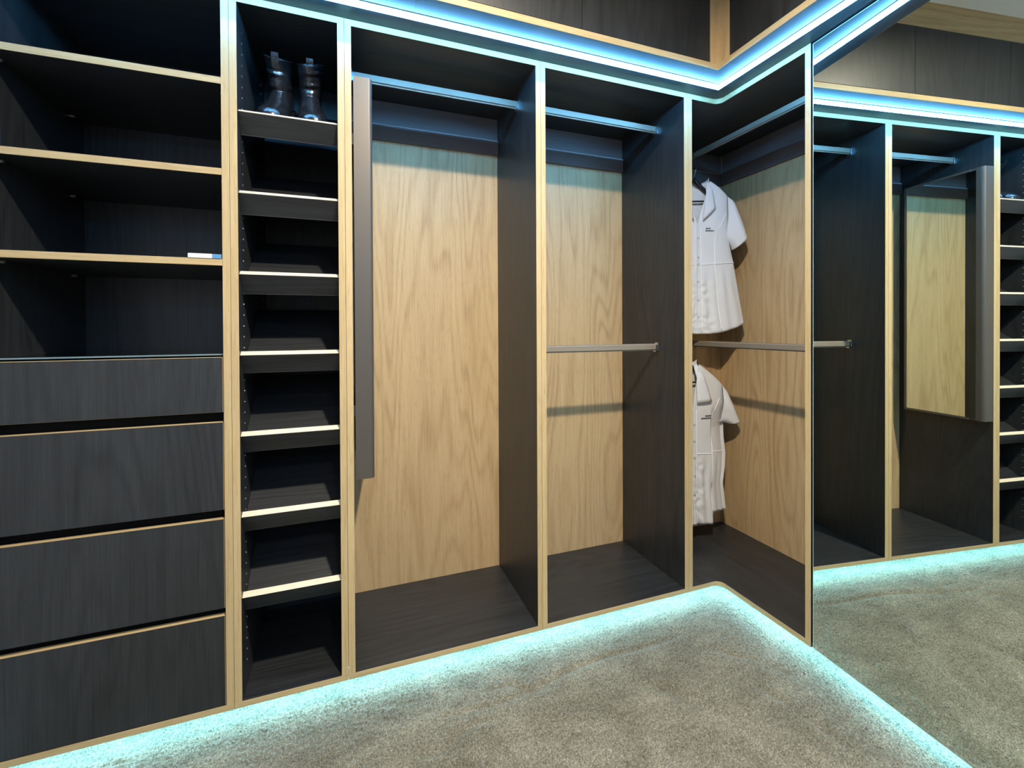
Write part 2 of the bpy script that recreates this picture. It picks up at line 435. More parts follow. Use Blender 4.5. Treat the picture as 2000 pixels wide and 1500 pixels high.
def rail_y(u, x, y0, y1, z):
    bm = bmesh.new(); bm_box(bm, (x - 0.0075, y0 + 0.003, z - 0.015), (x + 0.0075, y1 - 0.003, z + 0.015))
    bmesh.ops.bevel(bm, geom=[e for e in bm.edges if abs((e.verts[0].co - e.verts[1].co).y) > 0.1], offset=0.0055, segments=3, affect='EDGES')
    r = bm_obj('hanging_rail', bm, M_RAIL, u, label='champagne metal hanging rail')
    for yy, s in ((y0, 1), (y1, -1)):
        bm = bmesh.new()
        bm_box(bm, (x - 0.0115, yy + s * 0.0004, z - 0.0195), (x + 0.0115, yy + s * 0.003, z + 0.0195))
        bm_box(bm, (x - 0.0105, yy + s * 0.003, z - 0.0200), (x + 0.0105, yy + s * 0.013, z - 0.0155))
        bm_obj('rail_socket', bm, M_CHROME, r)
    return r

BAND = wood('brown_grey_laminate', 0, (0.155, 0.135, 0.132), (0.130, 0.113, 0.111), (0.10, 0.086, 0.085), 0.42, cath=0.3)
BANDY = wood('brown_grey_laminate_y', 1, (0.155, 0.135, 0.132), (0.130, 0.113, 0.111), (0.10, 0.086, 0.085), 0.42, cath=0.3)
M_CLEAT_GLINT = plain('painted_cleat_highlight', (0.42, 0.40, 0.40), 0.4)  # pale colour stands in for the highlight along the cleat chamfer
def cleat_x(u, x0, x1, y):
    box('top_cleat', (x0 + G, y - 0.004, 2.0065), (x1 - G, y - G, ZT0 - G), BAND, u)
    prism('cleat_strip', [(y - G, 1.9405), (y - 0.013, 1.9405), (y - 0.013, 1.9990), (y - 0.0105, 2.0030), (y - 0.007, 2.0060), (y - G, 2.0060)], 0, x0 + G, x1 - G, BAND, u)
    prism('cleat_highlight', [(y - 0.0132, 1.9990), (y - 0.0107, 2.0031), (y - 0.0072, 2.0062), (y - 0.0076, 2.0070), (y - 0.0113, 2.0037), (y - 0.0140, 1.9994)], 0, x0 + G, x1 - G, M_CLEAT_GLINT, u)

RAIL_Y, RAIL_TOP, RAIL_LOW = 0.175, 2.040, 1.0925
# ---- tall hanging unit
u = thing('hanging_wardrobe', (mid(C2, C3), 0, ZB0), 'open wardrobe bay with oak back, single high rail and pull-out mirror', 'wardrobe', 'open hanging bays on the long wall')
carcass(u, C2 + G, C3 - G, P2R, P3L, OAK[2])
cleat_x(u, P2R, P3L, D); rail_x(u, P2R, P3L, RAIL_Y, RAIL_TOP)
# ---- double hanging unit
u = thing('hanging_wardrobe', (mid(C3, C4), 0, ZB0), 'open wardrobe bay with oak back and two rails, left of the corner', 'wardrobe', 'open hanging bays on the long wall')
carcass(u, C3 + G, C4 - G, P3R, P4L, OAK[2])
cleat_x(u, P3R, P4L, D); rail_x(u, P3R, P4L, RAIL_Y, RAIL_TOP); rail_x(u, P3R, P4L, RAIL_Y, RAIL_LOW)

# ---- corner unit: L-shaped floor and top with a rounded inner corner
u = thing('corner_wardrobe', (0.1, 0.1, ZB0), 'open corner wardrobe with oak back where the white blouses hang', 'wardrobe')
board('side_panel', (C4 + G, 0, ZB1), (P4R, D, ZT0), DARK[2], u, EDGE[2])
board('side_panel', (0, YER, ZB1), (D, YEL, ZT0), DARK[2], u, EDGE[2], edge_axis=0, edge_side=-1)
def lboard(name, z0, z1, parent, mat):
    R = 0.030; n = 10
    fil = [(-R + R * math.sin(t), R * 0 - (R - R * math.cos(t))) for t in (k * (PI / 2) / n for k in range(n + 1))]
    # fillet from (-R,0) curving to (0,-R): centre (-R,-R)
    fil = [(-R + R * math.sin(t), -R + R * math.cos(t)) for t in (k * (PI / 2) / n for k in range(n + 1))]
    path = [(C4 + G, 0.0)] + fil + [(0.0, YER)]
    def offs(p, d):
        out = []
        for i in range(len(p)):
            if i <= 1: nrm = (0, 1)
            elif i >= len(p) - 2: nrm = (1, 0)
            else:
                t = (i - 1) * (PI / 2) / n; nrm = (math.sin(t), math.cos(t))
            out.append((p[i][0] + nrm[0] * d, p[i][1] + nrm[1] * d))
        return out
    inner = offs(path, EB)
    poly = inner + [(D, YER), (D, D), (C4 + G, D)]
    b = prism(name, poly, 2, z0, z1, mat, parent)
    prism('edge_band', path + inner[::-1], 2, z0, z1, EDGE[0], b)
lboard('bottom_panel', ZB0, ZB1, u, DARK[1]); lboard('top_panel', ZT0, ZT1, u, DARK[1])
box('back_panel', (C4 + G, D, ZB0), (D, D + 0.016, ZT1), OAK[2], u)
box('back_panel', (D, YER, ZB0), (D + 0.016, D + 0.016, ZT1), OAK[2], u)
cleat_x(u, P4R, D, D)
box('top_cleat', (D - 0.004, YEL + G, 2.0065), (D - G, D - 0.0135, ZT0 - G), BANDY, u)
prism('cleat_strip', [(D - G, 1.9405), (D - 0.013, 1.9405), (D - 0.013, 1.9990), (D - 0.0115, 2.0030), (D - 0.008, 2.0060), (D - G, 2.0060)], 1, YEL + G, D - 0.0145, BANDY, u)
RX = 0.185
rail_y(u, RX, YEL, D - 0.0045, RAIL_TOP); rail_y(u, RX, YEL, D - 0.0005, RAIL_LOW + 0.004)

# ---- mirror cabinet on the return, its door a little ajar
u = thing('mirror_cabinet', (0.22, -0.8, ZB0), 'tall mirror-fronted cabinet beside the corner, door slightly ajar', 'cabinet')
F0 = 0.034
box('side_panel', (F0, YER - 0.0185, ZB1), (D, YER - G, ZT0), DARK[2], u)
box('side_panel', (F0, MIRROR_END, ZB1), (D, MIRROR_END + 0.0185, ZT0), DARK[2], u)
box('bottom_panel', (F0, MIRROR_END, ZB0), (D, YER - G, ZB1), DARK[1], u)
box('top_panel', (F0, MIRROR_END, ZT0), (D, YER - G, ZT1), DARK[1], u)
box('back_panel', (D, MIRROR_END, ZB0), (D + 0.016, YER - G, ZT1), DARK[2], u)
MA = math.radians(-4.3616); MD = 0.034818
mn = Vector((math.cos(MA), math.sin(MA), 0)); mt_ = Vector((math.sin(MA), -math.cos(MA), 0))  # normal into cabinet, direction away from the corner
h0 = Vector(((MD - (-0.4045) * math.sin(MA)) / math.cos(MA), -0.4045, 0))
def mbox(name, s0, s1, d0, d1, z0, z1, mat, parent, label=None):
    vs_ = []
    for z in (z0, z1):
        for s, d in ((s0, d0), (s1, d0), (s1, d1), (s0, d1)):
            p = h0 + mt_ * s + mn * d; vs_.append((p.x, p.y, z))
    return mesh_obj(name, vs_, [(0, 1, 2, 3), (7, 6, 5, 4), (0, 4, 5, 1), (1, 5, 6, 2), (2, 6, 7, 3), (3, 7, 4, 0)], mat, parent, label=label)
DW = 0.79
dr = mbox('mirror_door', 0.0, DW, 0.005, 0.023, ZB0 + 0.001, ZT1 - 0.004, DARK[2], u)
mbox('mirror_pane', 0.0022, DW - 0.002, 0.0, 0.0048, ZB0 + 0.0025, ZT1 - 0.0065, M_MIRROR, dr, label='full-height mirror pane')
mbox('mirror_edge', 0.0, 0.0021, 0.0, 0.0048, ZB0 + 0.0015, ZT1 - 0.0045, M_MEDGE, dr)
mbox('mirror_edge', 0.0022, DW, 0.0, 0.0048, ZT1 - 0.0064, ZT1 - 0.0045, M_MEDGE, dr)
mbox('mirror_edge', 0.0022, DW, 0.0, 0.0048, ZB0 + 0.0008, ZB0 + 0.0024, M_MEDGE, dr)

# ------------------------------------------------------------------ overhead cabinets
OB0, OB1 = ZT1 + 0.0004, 2.1420
def overhead_main(x0, x1, label):
    u = thing('overhead_cabinet', (mid(x0, x1), 0.1, ZT1), label, 'cabinet', 'overhead cabinets along the long wall')
    board('soffit_panel', (x0, -OV, OB0), (x1, D, OB1), DARK[0], u, EDGE[0])
    box('carcass', (x0, -OV + 0.020, OB1), (x1, D, OH_T), DARK[2], u)
    xm = mid(x0, x1)
    for a, b in ((x0, xm), (xm, x1)):
        box('door', (a + 0.0008, -OV + 0.001, OB1 + 0.002), (b - 0.0008, -OV + 0.0195, OH_T), DARK[2], u, bev=0.0004)
overhead_main(-1.2536, -0.2050, 'dark overhead cabinet above the open hanging bays, next to the oak corner post')
overhead_main(-2.3030, -1.2540, 'dark overhead cabinet above the drawers and shoe shelves')
u = thing('overhead_cabinet', (0.1, 0.1, ZT1), 'overhead corner cabinet with an oak corner post', 'cabinet')
CE = -0.2050; RE = -0.2240
s = mesh_obj('soffit_panel', [(CE + G, -OV + EB, OB0), (-OV + EB, -OV + EB, OB0), (-OV + EB, RE + G, OB0), (D, RE + G, OB0), (D, D, OB0), (CE + G, D, OB0)] +
             [(CE + G, -OV + EB, OB1), (-OV + EB, -OV + EB, OB1), (-OV + EB, RE + G, OB1), (D, RE + G, OB1), (D, D, OB1), (CE + G, D, OB1)],
             [(5, 4, 3, 2, 1, 0), (6, 7, 8, 9, 10, 11)] + [(i, (i + 1) % 6, (i + 1) % 6 + 6, i + 6) for i in range(6)], DARK[0], u)
prism('edge_band', [(CE + G, -OV), (-OV, -OV), (-OV, RE + G), (-OV + EB, RE + G), (-OV + EB, -OV + EB), (CE + G, -OV + EB)], 2, OB0, OB1, EDGE[0], s)
prism('corner_post', [(CE + G, -OV), (-OV, -OV), (-OV, RE + G), (-OV + 0.0195, RE + G), (-OV + 0.0195, -OV + 0.0195), (CE + G, -OV + 0.0195)], 2, OB1, OH_T, OAK[2], u, label='oak corner post')
u = thing('overhead_cabinet', (0.1, -0.7, ZT1), 'dark overhead cabinet above the mirror on the return side', 'cabinet')
board('soffit_panel', (-OV, MIRROR_END, OB0), (D, RE - G, OB1), DARK[1], u, EDGE[1], edge_axis=0, edge_side=-1)
box('carcass', (-OV + 0.020, MIRROR_END, OB1), (D, RE - G, OH_T), DARK[2], u)
for a, b in ((MIRROR_END, mid(MIRROR_END, RE)), (mid(MIRROR_END, RE), RE)):
    box('door', (-OV + 0.001, a + 0.0008, OB1 + 0.002), (-OV + 0.0195, b - 0.0008, OH_T), DARK[2], u, bev=0.0004)

# unseen cabinets added behind the camera, carrying extra led runs for blue fill
u = thing('unseen_tall_cabinet', (0.22, -2.2, ZB0), 'added unseen tall cabinet, closed and dark, beyond the mirror cabinet', 'cabinet')
box('carcass', (0.021, RUN_END, ZB0), (D, MIRROR_END - 0.001, ZT1), DARK[2], u)
for k in range(4):
    a = RUN_END + k * (MIRROR_END - RUN_END) / 4; b = RUN_END + (k + 1) * (MIRROR_END - RUN_END) / 4
    box('door', (0.0, a + 0.001, ZB0 + 0.002), (0.020, b - 0.002, ZT1 - 0.003), DARK[2], u)
u = thing('overhead_cabinet', (0.1, -2.2, ZT1), 'added unseen dark overhead cabinet above the closed tall cabinet', 'cabinet')
board('soffit_panel', (-OV, RUN_END, OB0), (D, MIRROR_END - G, OB1), DARK[1], u, EDGE[1], edge_axis=0, edge_side=-1)
box('carcass', (-OV + 0.020, RUN_END, OB1), (D, MIRROR_END - G, OH_T), DARK[2], u)
for k in range(4):
    a = RUN_END + k * (MIRROR_END - RUN_END) / 4; b = RUN_END + (k + 1) * (MIRROR_END - RUN_END) / 4
    box('door', (-OV + 0.001, a + 0.0008, OB1 + 0.002), (-OV + 0.0195, b - 0.0008, OH_T), DARK[2], u)
u = thing('overhead_cabinet', (-1.2, -3.45, ZT1), 'added unseen dark overhead cabinet on the wall facing the open bays', 'cabinet')
board('soffit_panel', (-2.30, -3.595, OB0), (-0.35, -3.25, OB1), DARK[0], u, EDGE[0], edge_axis=1, edge_side=1)
box('carcass', (-2.30, -3.595, OB1), (-0.35, -3.27, OH_T), DARK[2], u)
for k in range(4):
    box('door', (-2.30 + k * 0.4875 + 0.0008, -3.2695, OB1 + 0.002), (-2.30 + (k + 1) * 0.4875 - 0.0008, -3.251, OH_T), DARK[2], u)
u = thing('led_strip', (-1.3, -3.33, ZT1), 'added unseen fill LED strip under the overhead cabinet on the facing wall', 'light strip')  # unseen strip added to throw blue ambient light on the open bays
box('channel', (-2.29, -3.34, OB0 - 0.0022), (-0.36, -3.32, OB0 - 0.0002), M_ALU, u)
prism('diffuser', [(-3.3375, OB0 - 0.0024), (-3.3372, OB0 - 0.008), (-3.335, OB0 - 0.0095), (-3.33, OB0 - 0.0105), (-3.325, OB0 - 0.0095), (-3.3228, OB0 - 0.008), (-3.3225, OB0 - 0.0024)], 0, -2.29, -0.36, M_LED, u)

# ------------------------------------------------------------------ led runs
def l_sweep(name, prof, path_off, ends, mat, parent):
    """sweep a profile (offset from run line, z) along the mitred L run: main along x, return along y"""
    bm = bmesh.new(); rings = []
    for kind in range(3):
        r = []
        for (o, z) in prof:
            c = path_off + o
            if kind == 0: r.append((ends[0], -c, z))
            elif kind == 1: r.append((-c, -c, z))
            else: r.append((-c, ends[1], z))
        rings.append(r)
    loft(bm, rings); return bm_obj(name, bm, mat, parent)
u = thing('led_strip', (-0.085, -0.085, ZT1), 'glowing white-blue LED strip running under the overhead cabinets', 'light strip')
zs = OB0
l_sweep('channel', [(-0.0100, zs - 0.0002), (-0.0100, zs - 0.0022), (-0.0076, zs - 0.0022), (0.0076, zs - 0.0022), (0.0100, zs - 0.0022), (0.0100, zs - 0.0002)], 0.085, (-2.300, RUN_END + 0.002), M_ALU, u)
l_sweep('diffuser', [(-0.0055, zs - 0.0024), (-0.0054, zs - 0.0105), (-0.0038, zs - 0.0130), (0.0, zs - 0.0138), (0.0038, zs - 0.0130), (0.0054, zs - 0.0105), (0.0055, zs - 0.0024)], 0.085, (-2.300, RUN_END + 0.002), M_LED, u)
u = thing('led_strip', (0.03, 0.03, ZB0), 'hidden LED strip under the wardrobe plinth lighting the carpet cyan', 'light strip')
zs = ZB0
l_sweep('channel', [(-0.008, zs - 0.0004), (-0.008, zs - 0.003), (0.008, zs - 0.003), (0.008, zs - 0.0004)], -0.066, (-2.300, RUN_END + 0.002), M_ALU, u)
l_sweep('diffuser', [(-0.006, zs - 0.0032), (-0.006, zs - 0.005), (0.006, zs - 0.005), (0.006, zs - 0.0032)], -0.066, (-2.300, RUN_END + 0.002), M_LEDF, u)

# ------------------------------------------------------------------ ceiling downlights
def downlight(x, y, power, label):
    t = thing('downlight', (x, y, CEIL), label, 'lamp', 'ceiling downlights')
    bm = bmesh.new(); seg = 28
    prof = [(0.042, CEIL - 0.0004), (0.056, CEIL - 0.0004), (0.058, CEIL - 0.004), (0.054, CEIL - 0.007), (0.044, CEIL - 0.005), (0.042, CEIL - 0.003)]
    R = [[bm.verts.new((x + r * math.cos(2 * PI * k / seg), y + r * math.sin(2 * PI * k / seg), z)) for k in range(seg)] for r, z in prof]
    for i in range(len(R)):
        A, B = R[i], R[(i + 1) % len(R)]
        for k in range(seg): bm.faces.new((A[k], A[(k + 1) % seg], B[(k + 1) % seg], B[k]))
    bm_obj('trim_ring', bm, M_FIXTURE, t, True)
    L = bpy.data.lights.new('downlight_lamp', 'AREA'); L.shape = 'DISK'; L.size = 0.082; L.energy = power; L.color = DOWN_COL
    L.spread = math.radians(165)
    lo = bpy.data.objects.new('lamp', L); COL.objects.link(lo); lo.parent = t; lo.location = (0, 0, -0.0025)
downlight(-1.05, -1.10, DOWN_W, 'recessed ceiling downlight in front of the tall hanging bay')
downlight(-1.05, -2.90, DOWN_W * 0.28, 'added unseen fill downlight near the far end of the room')  # second lamp, unseen, added as frontal fill for the overhead doors

# ------------------------------------------------------------------ pull-out mirror in the tall bay
u = thing('pull_out_mirror', (-1.40, 0.18, 0.714), 'slim bronze-framed pull-out mirror inside the tall hanging bay', 'mirror')
MX0, MX1, MY0, MY1, MZ0, MZ1 = -1.4255, -1.3690, -0.0015, 0.372, 0.7140, 1.9500
prof = [(MX0, MY0), (-1.3815, MY0)]
for k in range(1, 7):
    a = k * (PI / 2) / 6; prof.append((-1.3815 + 0.0110 * math.sin(a), MY0 + 0.017 * (1 - math.cos(a))))
prof += [(MX1 - 0.0015, 0.026), (MX1 - 0.0015, 0.034), (MX1 - 0.006, 0.034), (MX1 - 0.006, 0.060), (MX0, 0.060)]
prism('front_stile', prof, 2, MZ0, MZ1, M_BRONZE, u)
box('rear_stile', (MX0, MY1 - 0.012, MZ0), (MX1 - 0.0015, MY1, MZ1), M_BRONZE, u)
box('top_stile', (MX0 + 0.004, 0.0602, MZ1 - 0.010), (MX1 - 0.0015, MY1 - 0.0122, MZ1), M_BRONZE, u)
box('bottom_stile', (MX0 + 0.004, 0.0602, MZ0), (MX1 - 0.0015, MY1 - 0.0122, MZ0 + 0.010), M_BRONZE, u)
box('backing_board', (MX0 + 0.006, 0.0602, MZ0 + 0.0102), (MX1 - 0.0075, MY1 - 0.0122, MZ1 - 0.0102), M_BLACK, u)
box('mirror_pane', (MX1 - 0.0058, 0.0345, MZ0 + 0.0104), (MX1 - 0.0025, MY1 - 0.0124, MZ1 - 0.0104), M_MIRROR, u, label='mirror glass facing the right')
for z in (0.90, 1.76):
    box('slide_rail', (P2R + 0.0003, 0.05, z), (MX0 - 0.0002, 0.40, z + 0.035), M_ALU, u)

# ------------------------------------------------------------------ white and blue card box on the third shelf
u = thing('sample_box', (-1.814, 0.03, 1.3743), 'flat white card box with a blue end on the lowest open shelf', 'box')
box('white_sleeve', (-1.8530, -0.002, 1.3745), (-1.7965, 0.085, 1.3868), M_WHITE, u, bev=0.0006)
box('blue_end', (-1.7965, -0.0018, 1.3746), (-1.7745, 0.0848, 1.3866), M_BLUE, u, bev=0.0006, label='blue end of the box')

# ------------------------------------------------------------------ boots
def boot(heel, yaw, side, label):
    """ankle boot standing on the tilted top shelf; heel = world point of the heel bottom"""
    upv = Vector((0, -st, ct)); f0 = Vector((0, -ct, -st)); lat0 = Vector((1, 0, 0))
    fwd = (f0 * math.cos(yaw) + lat0 * math.sin(yaw)); lat = (lat0 * math.cos(yaw) - f0 * math.sin(yaw))
    H = Vector(heel)
    def W(x, f, b): return tuple(H + lat * x + fwd * f + upv * b)
    t = thing('ankle_boot', heel, label, 'boot', 'pair of black boots')
    n = 24
    bm = bmesh.new()
    # foot: sections from heel to toe (f, half width, top height, bottom)
    secs = [(-0.004, 0.018, 0.075, 0.026), (0.006, 0.030, 0.088, 0.020), (0.03, 0.034, 0.098, 0.018), (0.07, 0.034, 0.096, 0.018), (0.105, 0.035, 0.082, 0.013),
            (0.14, 0.040, 0.066, 0.010), (0.175, 0.044, 0.064, 0.010), (0.205, 0.042, 0.063, 0.010), (0.228, 0.035, 0.059, 0.010), (0.243, 0.024, 0.050, 0.011), (0.250, 0.010, 0.036, 0.013)]
    rings = []
    for f, w, tp, bt in secs:
        r = []
        for k in range(n):
            a = 2 * PI * k / n; cs, sn = math.cos(a), math.sin(a)
            x = w * (abs(cs) ** 0.8) * (1 if cs >= 0 else -1)
            z = (bt + (tp - bt) * 0.36) + ((tp - bt) * 0.64 * sn if sn > 0 else (tp - bt) * 0.36 * (-(abs(sn) ** 0.5)))
            x += side * 0.006 * max(0, (f - 0.12)) / 0.12
            r.append(W(x, f, z))
        rings.append(r)
    loft(bm, rings)
    # shaft
    rings = []
    for i in range(30):
        v = i / 29.0; b = 0.055 + v * 0.118
        cf = 0.043 - 0.006 * v + 0.004 * math.sin(v * 7 + side)
        rw, rl = 0.031 + 0.007 * v, 0.045 + 0.009 * v
        wr = 0.0026 * math.sin(v * 24 + 1.3 * side) * (1 - 0.5 * v) + 0.0016 * math.sin(v * 41)
        r = []
        for k in range(n):
            a = 2 * PI * k / n
            q = 1 + wr / 0.04 * (0.6 + 0.6 * math.cos(a * 2 + v * 5 + side))
            r.append(W(rw * q * math.cos(a) + 0.004 * side * v, cf + rl * q * math.sin(a), b + 0.006 * math.sin(a + 0.8 * side) * v))
        rings.append(r)
    loft(bm, rings)
    o = bm_obj('upper', bm, M_LEATHER, t, True)
    md = o.modifiers.new('fuse', 'REMESH'); md.mode = 'VOXEL'; md.voxel_size = 0.0032; md.use_smooth_shade = True
    sm = o.modifiers.new('soften', 'SMOOTH'); sm.factor = 0.5; sm.iterations = 4
    # sole and heel
    out = []
    pl = [(-0.006, 0.020), (0.006, 0.033), (0.05, 0.036), (0.10, 0.036), (0.15, 0.044), (0.18, 0.047), (0.21, 0.044), (0.235, 0.033), (0.250, 0.016), (0.254, 0.0)]
    def ox(f): return side * 0.006 * max(0, (f - 0.12)) / 0.12
    poly = [(w + ox(f), f) for f, w in pl] + [(-w + ox(f), f) for f, w in pl[-2::-1]]
    bm = bmesh.new()
    def zl(f): return 0.014 * max(0.0, min(1.0, (0.10 - f) / 0.05))
    loft(bm, [[W(x, f, 0.0005 + zl(f)) for x, f in poly], [W(x, f, 0.011 + zl(f) * 0.8) for x, f in poly]])
    bm_obj('sole', bm, M_BLACK, t, False)
    bm = bmesh.new()
    hp = [(0.030, 0.058), (-0.030, 0.058), (-0.033, 0.02), (-0.020, -0.003), (0.020, -0.003), (0.033, 0.02)]
    loft(bm, [[W(x * 0.94, f, 0.0003) for x, f in hp], [W(x, f, 0.0145) for x, f in hp]])
    bm_obj('heel', bm, M_BLACK, t)
    # pull tab loop at the front of the shaft
    bm = bmesh.new()
    pts = [(0.089, 0.150), (0.0925, 0.168), (0.0925, 0.184), (0.089, 0.195), (0.085, 0.184), (0.084, 0.164)]
    loft(bm, [[W(-0.010 + 0.003 * side, f, b) for f, b in pts], [W(0.010 + 0.003 * side, f, b) for f, b in pts]])
    bm_obj('pull_tab', bm, M_LEATHER, t)
    # rim
    bm = bmesh.new()
    ring = [W(0.0385 * math.cos(2 * PI * k / 28) + 0.004 * side, 0.037 + 0.0545 * math.sin(2 * PI * k / 28), 0.1725 + 0.006 * math.sin(2 * PI * k / 28 + 0.8 * side)) for k in range(29)]
    tube(bm, ring, 0.0024, 6); bm_obj('rim', bm, M_LEATHER, t, True)
def on_shelf(a): return yz((0.0075, SHOE_Z[0]), a, -0.064 + 0.0165 + 0.0004)
hy, hz = on_shelf(0.279)
boot((-1.6420, hy, hz), -0.06, -1, 'black leather ankle boot on the top shoe shelf, left of the pair')
boot((-1.5620, hy, hz), 0.07, 1, 'black leather ankle boot on the top shoe shelf, right of the pair')

# ------------------------------------------------------------------ blouses on hangers
def interp(tab, x):
    for (a, b), (c, d) in zip(tab, tab[1:]):
        if (x - a) * (x - c) <= 0: return b + (d - b) * ((x - a) / (c - a) if c != a else 0)
    return tab[0][1] if abs(x - tab[0][0]) < abs(x - tab[-1][0]) else tab[-1][1]

def blouse(cen, phi, P, label, hlabel):
    """short-sleeved blouse; local s along the shoulders (right in the photo is +), q towards the front, z world"""
    a = math.radians(phi)
    es = Vector((math.cos(a), -math.sin(a), 0)); eq = Vector((-math.sin(a), -math.cos(a), 0))
    C0 = Vector((cen[0], cen[1], 0))
    def Wp(s, q, z): return tuple(C0 + es * s + eq * q + Vector((0, 0, z)))
    t = thing('blouse', (cen[0], cen[1], P['hem'][-1][1]), label, 'blouse', 'white blouses on hangers')
    Wd, neck_s, neck_z, sh_s, sh_z, vz = P['width'], P['neck'][0], P['neck'][1], P['sh'][0], P['sh'][1], P['vz']
    n0 = neck_s / sh_s
    LEFT = P.get('left', 0.80)
    def ztop(u, front):
        if u <= n0:
            k = u / n0
            return vz + (neck_z - vz) * k ** 0.92 if front else neck_z - 0.030 * (1 - k * k)
        return neck_z + (sh_z - neck_z) * ((u - n0) / (1 - n0)) ** 1.15
    def zhem(u): return interp(P['hem'], u)
    def wid(z): return interp(Wd, z)
    def dep(u, z, front):
        base = P['depth'] * math.sqrt(max(0.0, 1 - u * u)) * (0.45 + 0.55 * max(0.0, min(1.0, (neck_z - z) / 0.22)))
        if not front: return -base * 0.8
        low = max(0.0, min(1.0, (P['waist'] - z) / 0.10))
        w = 0.004 * low * math.sin(u * 9 * PI + 3 * z) * (1 - u * 0.5)
        w += P['ruche'] * low * math.exp(-((u - 0.16) / 0.16) ** 2) * math.sin(z * 135 + 5 * u + 2.2 * math.sin(z * 37) + 1.5 * math.sin(u * 23 + z * 60))
        w += 0.0035 * math.sin(z * 21 + u * 7) * u * (1 - u) * 3
        if P.get('fold') and u > P['fold']: w -= 0.028 * min(1.0, (u - P['fold']) / 0.05) * max(0.0, min(1.0, (neck_z - 0.20 - z) / 0.12))
        if u < 0.085: w += 0.0022
        return base + w
    def fp(sd, u, z):
        return Wp(sd * u * wid(z) * (1 if sd > 0 else LEFT), dep(u, z, True) + 0.0, z)
    NU, NV = 34, 64
    for front, sd in ((True, 1), (True, -1), (False, 0)):
        V, Fc = [], []
        us = [(-1 + 2 * i / (2 * NU)) for i in range(2 * NU + 1)] if sd == 0 else [i / NU for i in range(NU + 1)]
        for u in us:
            au = abs(u); sg = sd if sd else (1 if u >= 0 else -1)
            zt, zh = ztop(au, front), zhem(au)
            if not front: zh += 0.004
            for j in range(NV + 1):
                z = zt + (zh - zt) * j / NV
                V.append(Wp(sg * au * wid(z) * (1 if sg > 0 else LEFT), dep(au, z, front), z))
        for i in range(len(us) - 1):
            for j in range(NV):
                k = i * (NV + 1) + j; Fc.append((k, k + 1, k + NV + 2, k + NV + 1))
        o = mesh_obj('front_panel' if front else 'back_panel', V, Fc, M_CLOTH, t, True)
        md = o.modifiers.new('cloth', 'SOLIDIFY'); md.thickness = 0.0012; md.offset = 0
    # sleeves
    for sd in (1, -1):
        A, B = P['sleeve_out'], P['sleeve_in']
        bm = bmesh.new(); rings = []; n = 28; m = 14
        for i in range(m + 1):
            v = i / m
            pa = (interp([(k / (len(A) - 1), A[k][0]) for k in range(len(A))], v), interp([(k / (len(A) - 1), A[k][1]) for k in range(len(A))], v))
            pb = (interp([(k / (len(B) - 1), B[k][0]) for k in range(len(B))], v), interp([(k / (len(B) - 1), B[k][1]) for k in range(len(B))], v))
            if sd < 0:                                # the hidden sleeve hangs close to the body
                pa = (pa[0] * LEFT - 0.05 * v, pa[1]); pb = (pb[0] * LEFT - 0.02 * v, pb[1])
            th = P['slv_t'] * (0.55 + 0.45 * math.sin(min(1, v * 1.5) * PI / 2))
            r = []
            for k in range(n):
                al = 2 * PI * k / n
                s_ = (pa[0] + pb[0]) / 2 + (pa[0] - pb[0]) / 2 * math.cos(al); z_ = (pa[1] + pb[1]) / 2 + (pa[1] - pb[1]) / 2 * math.cos(al)
                q_ = th * math.sin(al) * (1 + 0.10 * math.sin(al * 5 + v * 3) * (1 - v * 0.5)) + 0.008
                r.append(Wp(sd * s_, q_, z_))
            rings.append(r)
        loft(bm, rings, cap0=False, cap1=False)
        o = bm_obj('sleeve', bm, M_CLOTH, t, True)
        md = o.modifiers.new('cloth', 'SOLIDIFY'); md.thickness = 0.0012; md.offset = 0
        bm = bmesh.new(); R = rings[-2]; tube(bm, [tuple(Vector(p)) for p in R] + [tuple(Vector(R[0]))], 0.0011, 5, cap=False)
        bm_obj('cuff_seam', bm, M_SEAM, o, True)
    # collar: two pointed leaves and a stand behind the neck
    for sd in (1, -1):
        lf = P['leaf']; V, Fc = [], []; N = 10
        inner = [lf[0], ((lf[0][0] + lf[2][0]) / 2 - 0.004, (lf[0][1] + lf[2][1]) / 2), lf[2]]
        outer = [lf[1], ((lf[1][0] + lf[3][0]) / 2 + 0.003, (lf[1][1] + lf[3][1]) / 2), lf[3]]
        for i in range(N + 1):
            v = i / N
            pi_ = [interp([(0, inner[0][c]), (0.5, inner[1][c]), (1, inner[2][c])], v) for c in (0, 1)]
            po = [interp([(0, outer[0][c]), (0.5, outer[1][c]), (1, outer[2][c])], v) for c in (0, 1)]
            for j in range(6):
                w = j / 5; s_ = pi_[0] + (po[0] - pi_[0]) * w; z_ = pi_[1] + (po[1] - pi_[1]) * w
                q_ = dep(min(0.99, s_ / sh_s), z_, True) + 0.008 + 0.004 * math.sin(PI * w) * (0.4 + 0.6 * v) + 0.006 * v
                if v < 0.3: q_ = q_ * (v / 0.3) + 0.004 * (1 - v / 0.3)
                V.append(Wp(sd * s_ * (1 if sd > 0 else LEFT), q_, z_))
        for i in range(N):
            for j in range(5):
                k = i * 6 + j; Fc.append((k, k + 1, k + 7, k + 6))
        o = mesh_obj('collar_leaf', V, Fc, M_CLOTH, t, True)
        md = o.modifiers.new('cloth', 'SOLIDIFY'); md.thickness = 0.0022; md.offset = 0
    V, Fc = [], []
    for i in range(21):
        al = PI * i / 20
        for j in range(4):
            V.append(Wp(neck_s * 1.02 * math.cos(al) * (1 if al < PI / 2 else LEFT), -0.034 * math.sin(al) + 0.002, neck_z - 0.024 * math.sin(al) + (j - 1.0) * 0.011))
    for i in range(20):
        for j in range(3):
            k = i * 4 + j; Fc.append((k, k + 1, k + 5, k + 4))
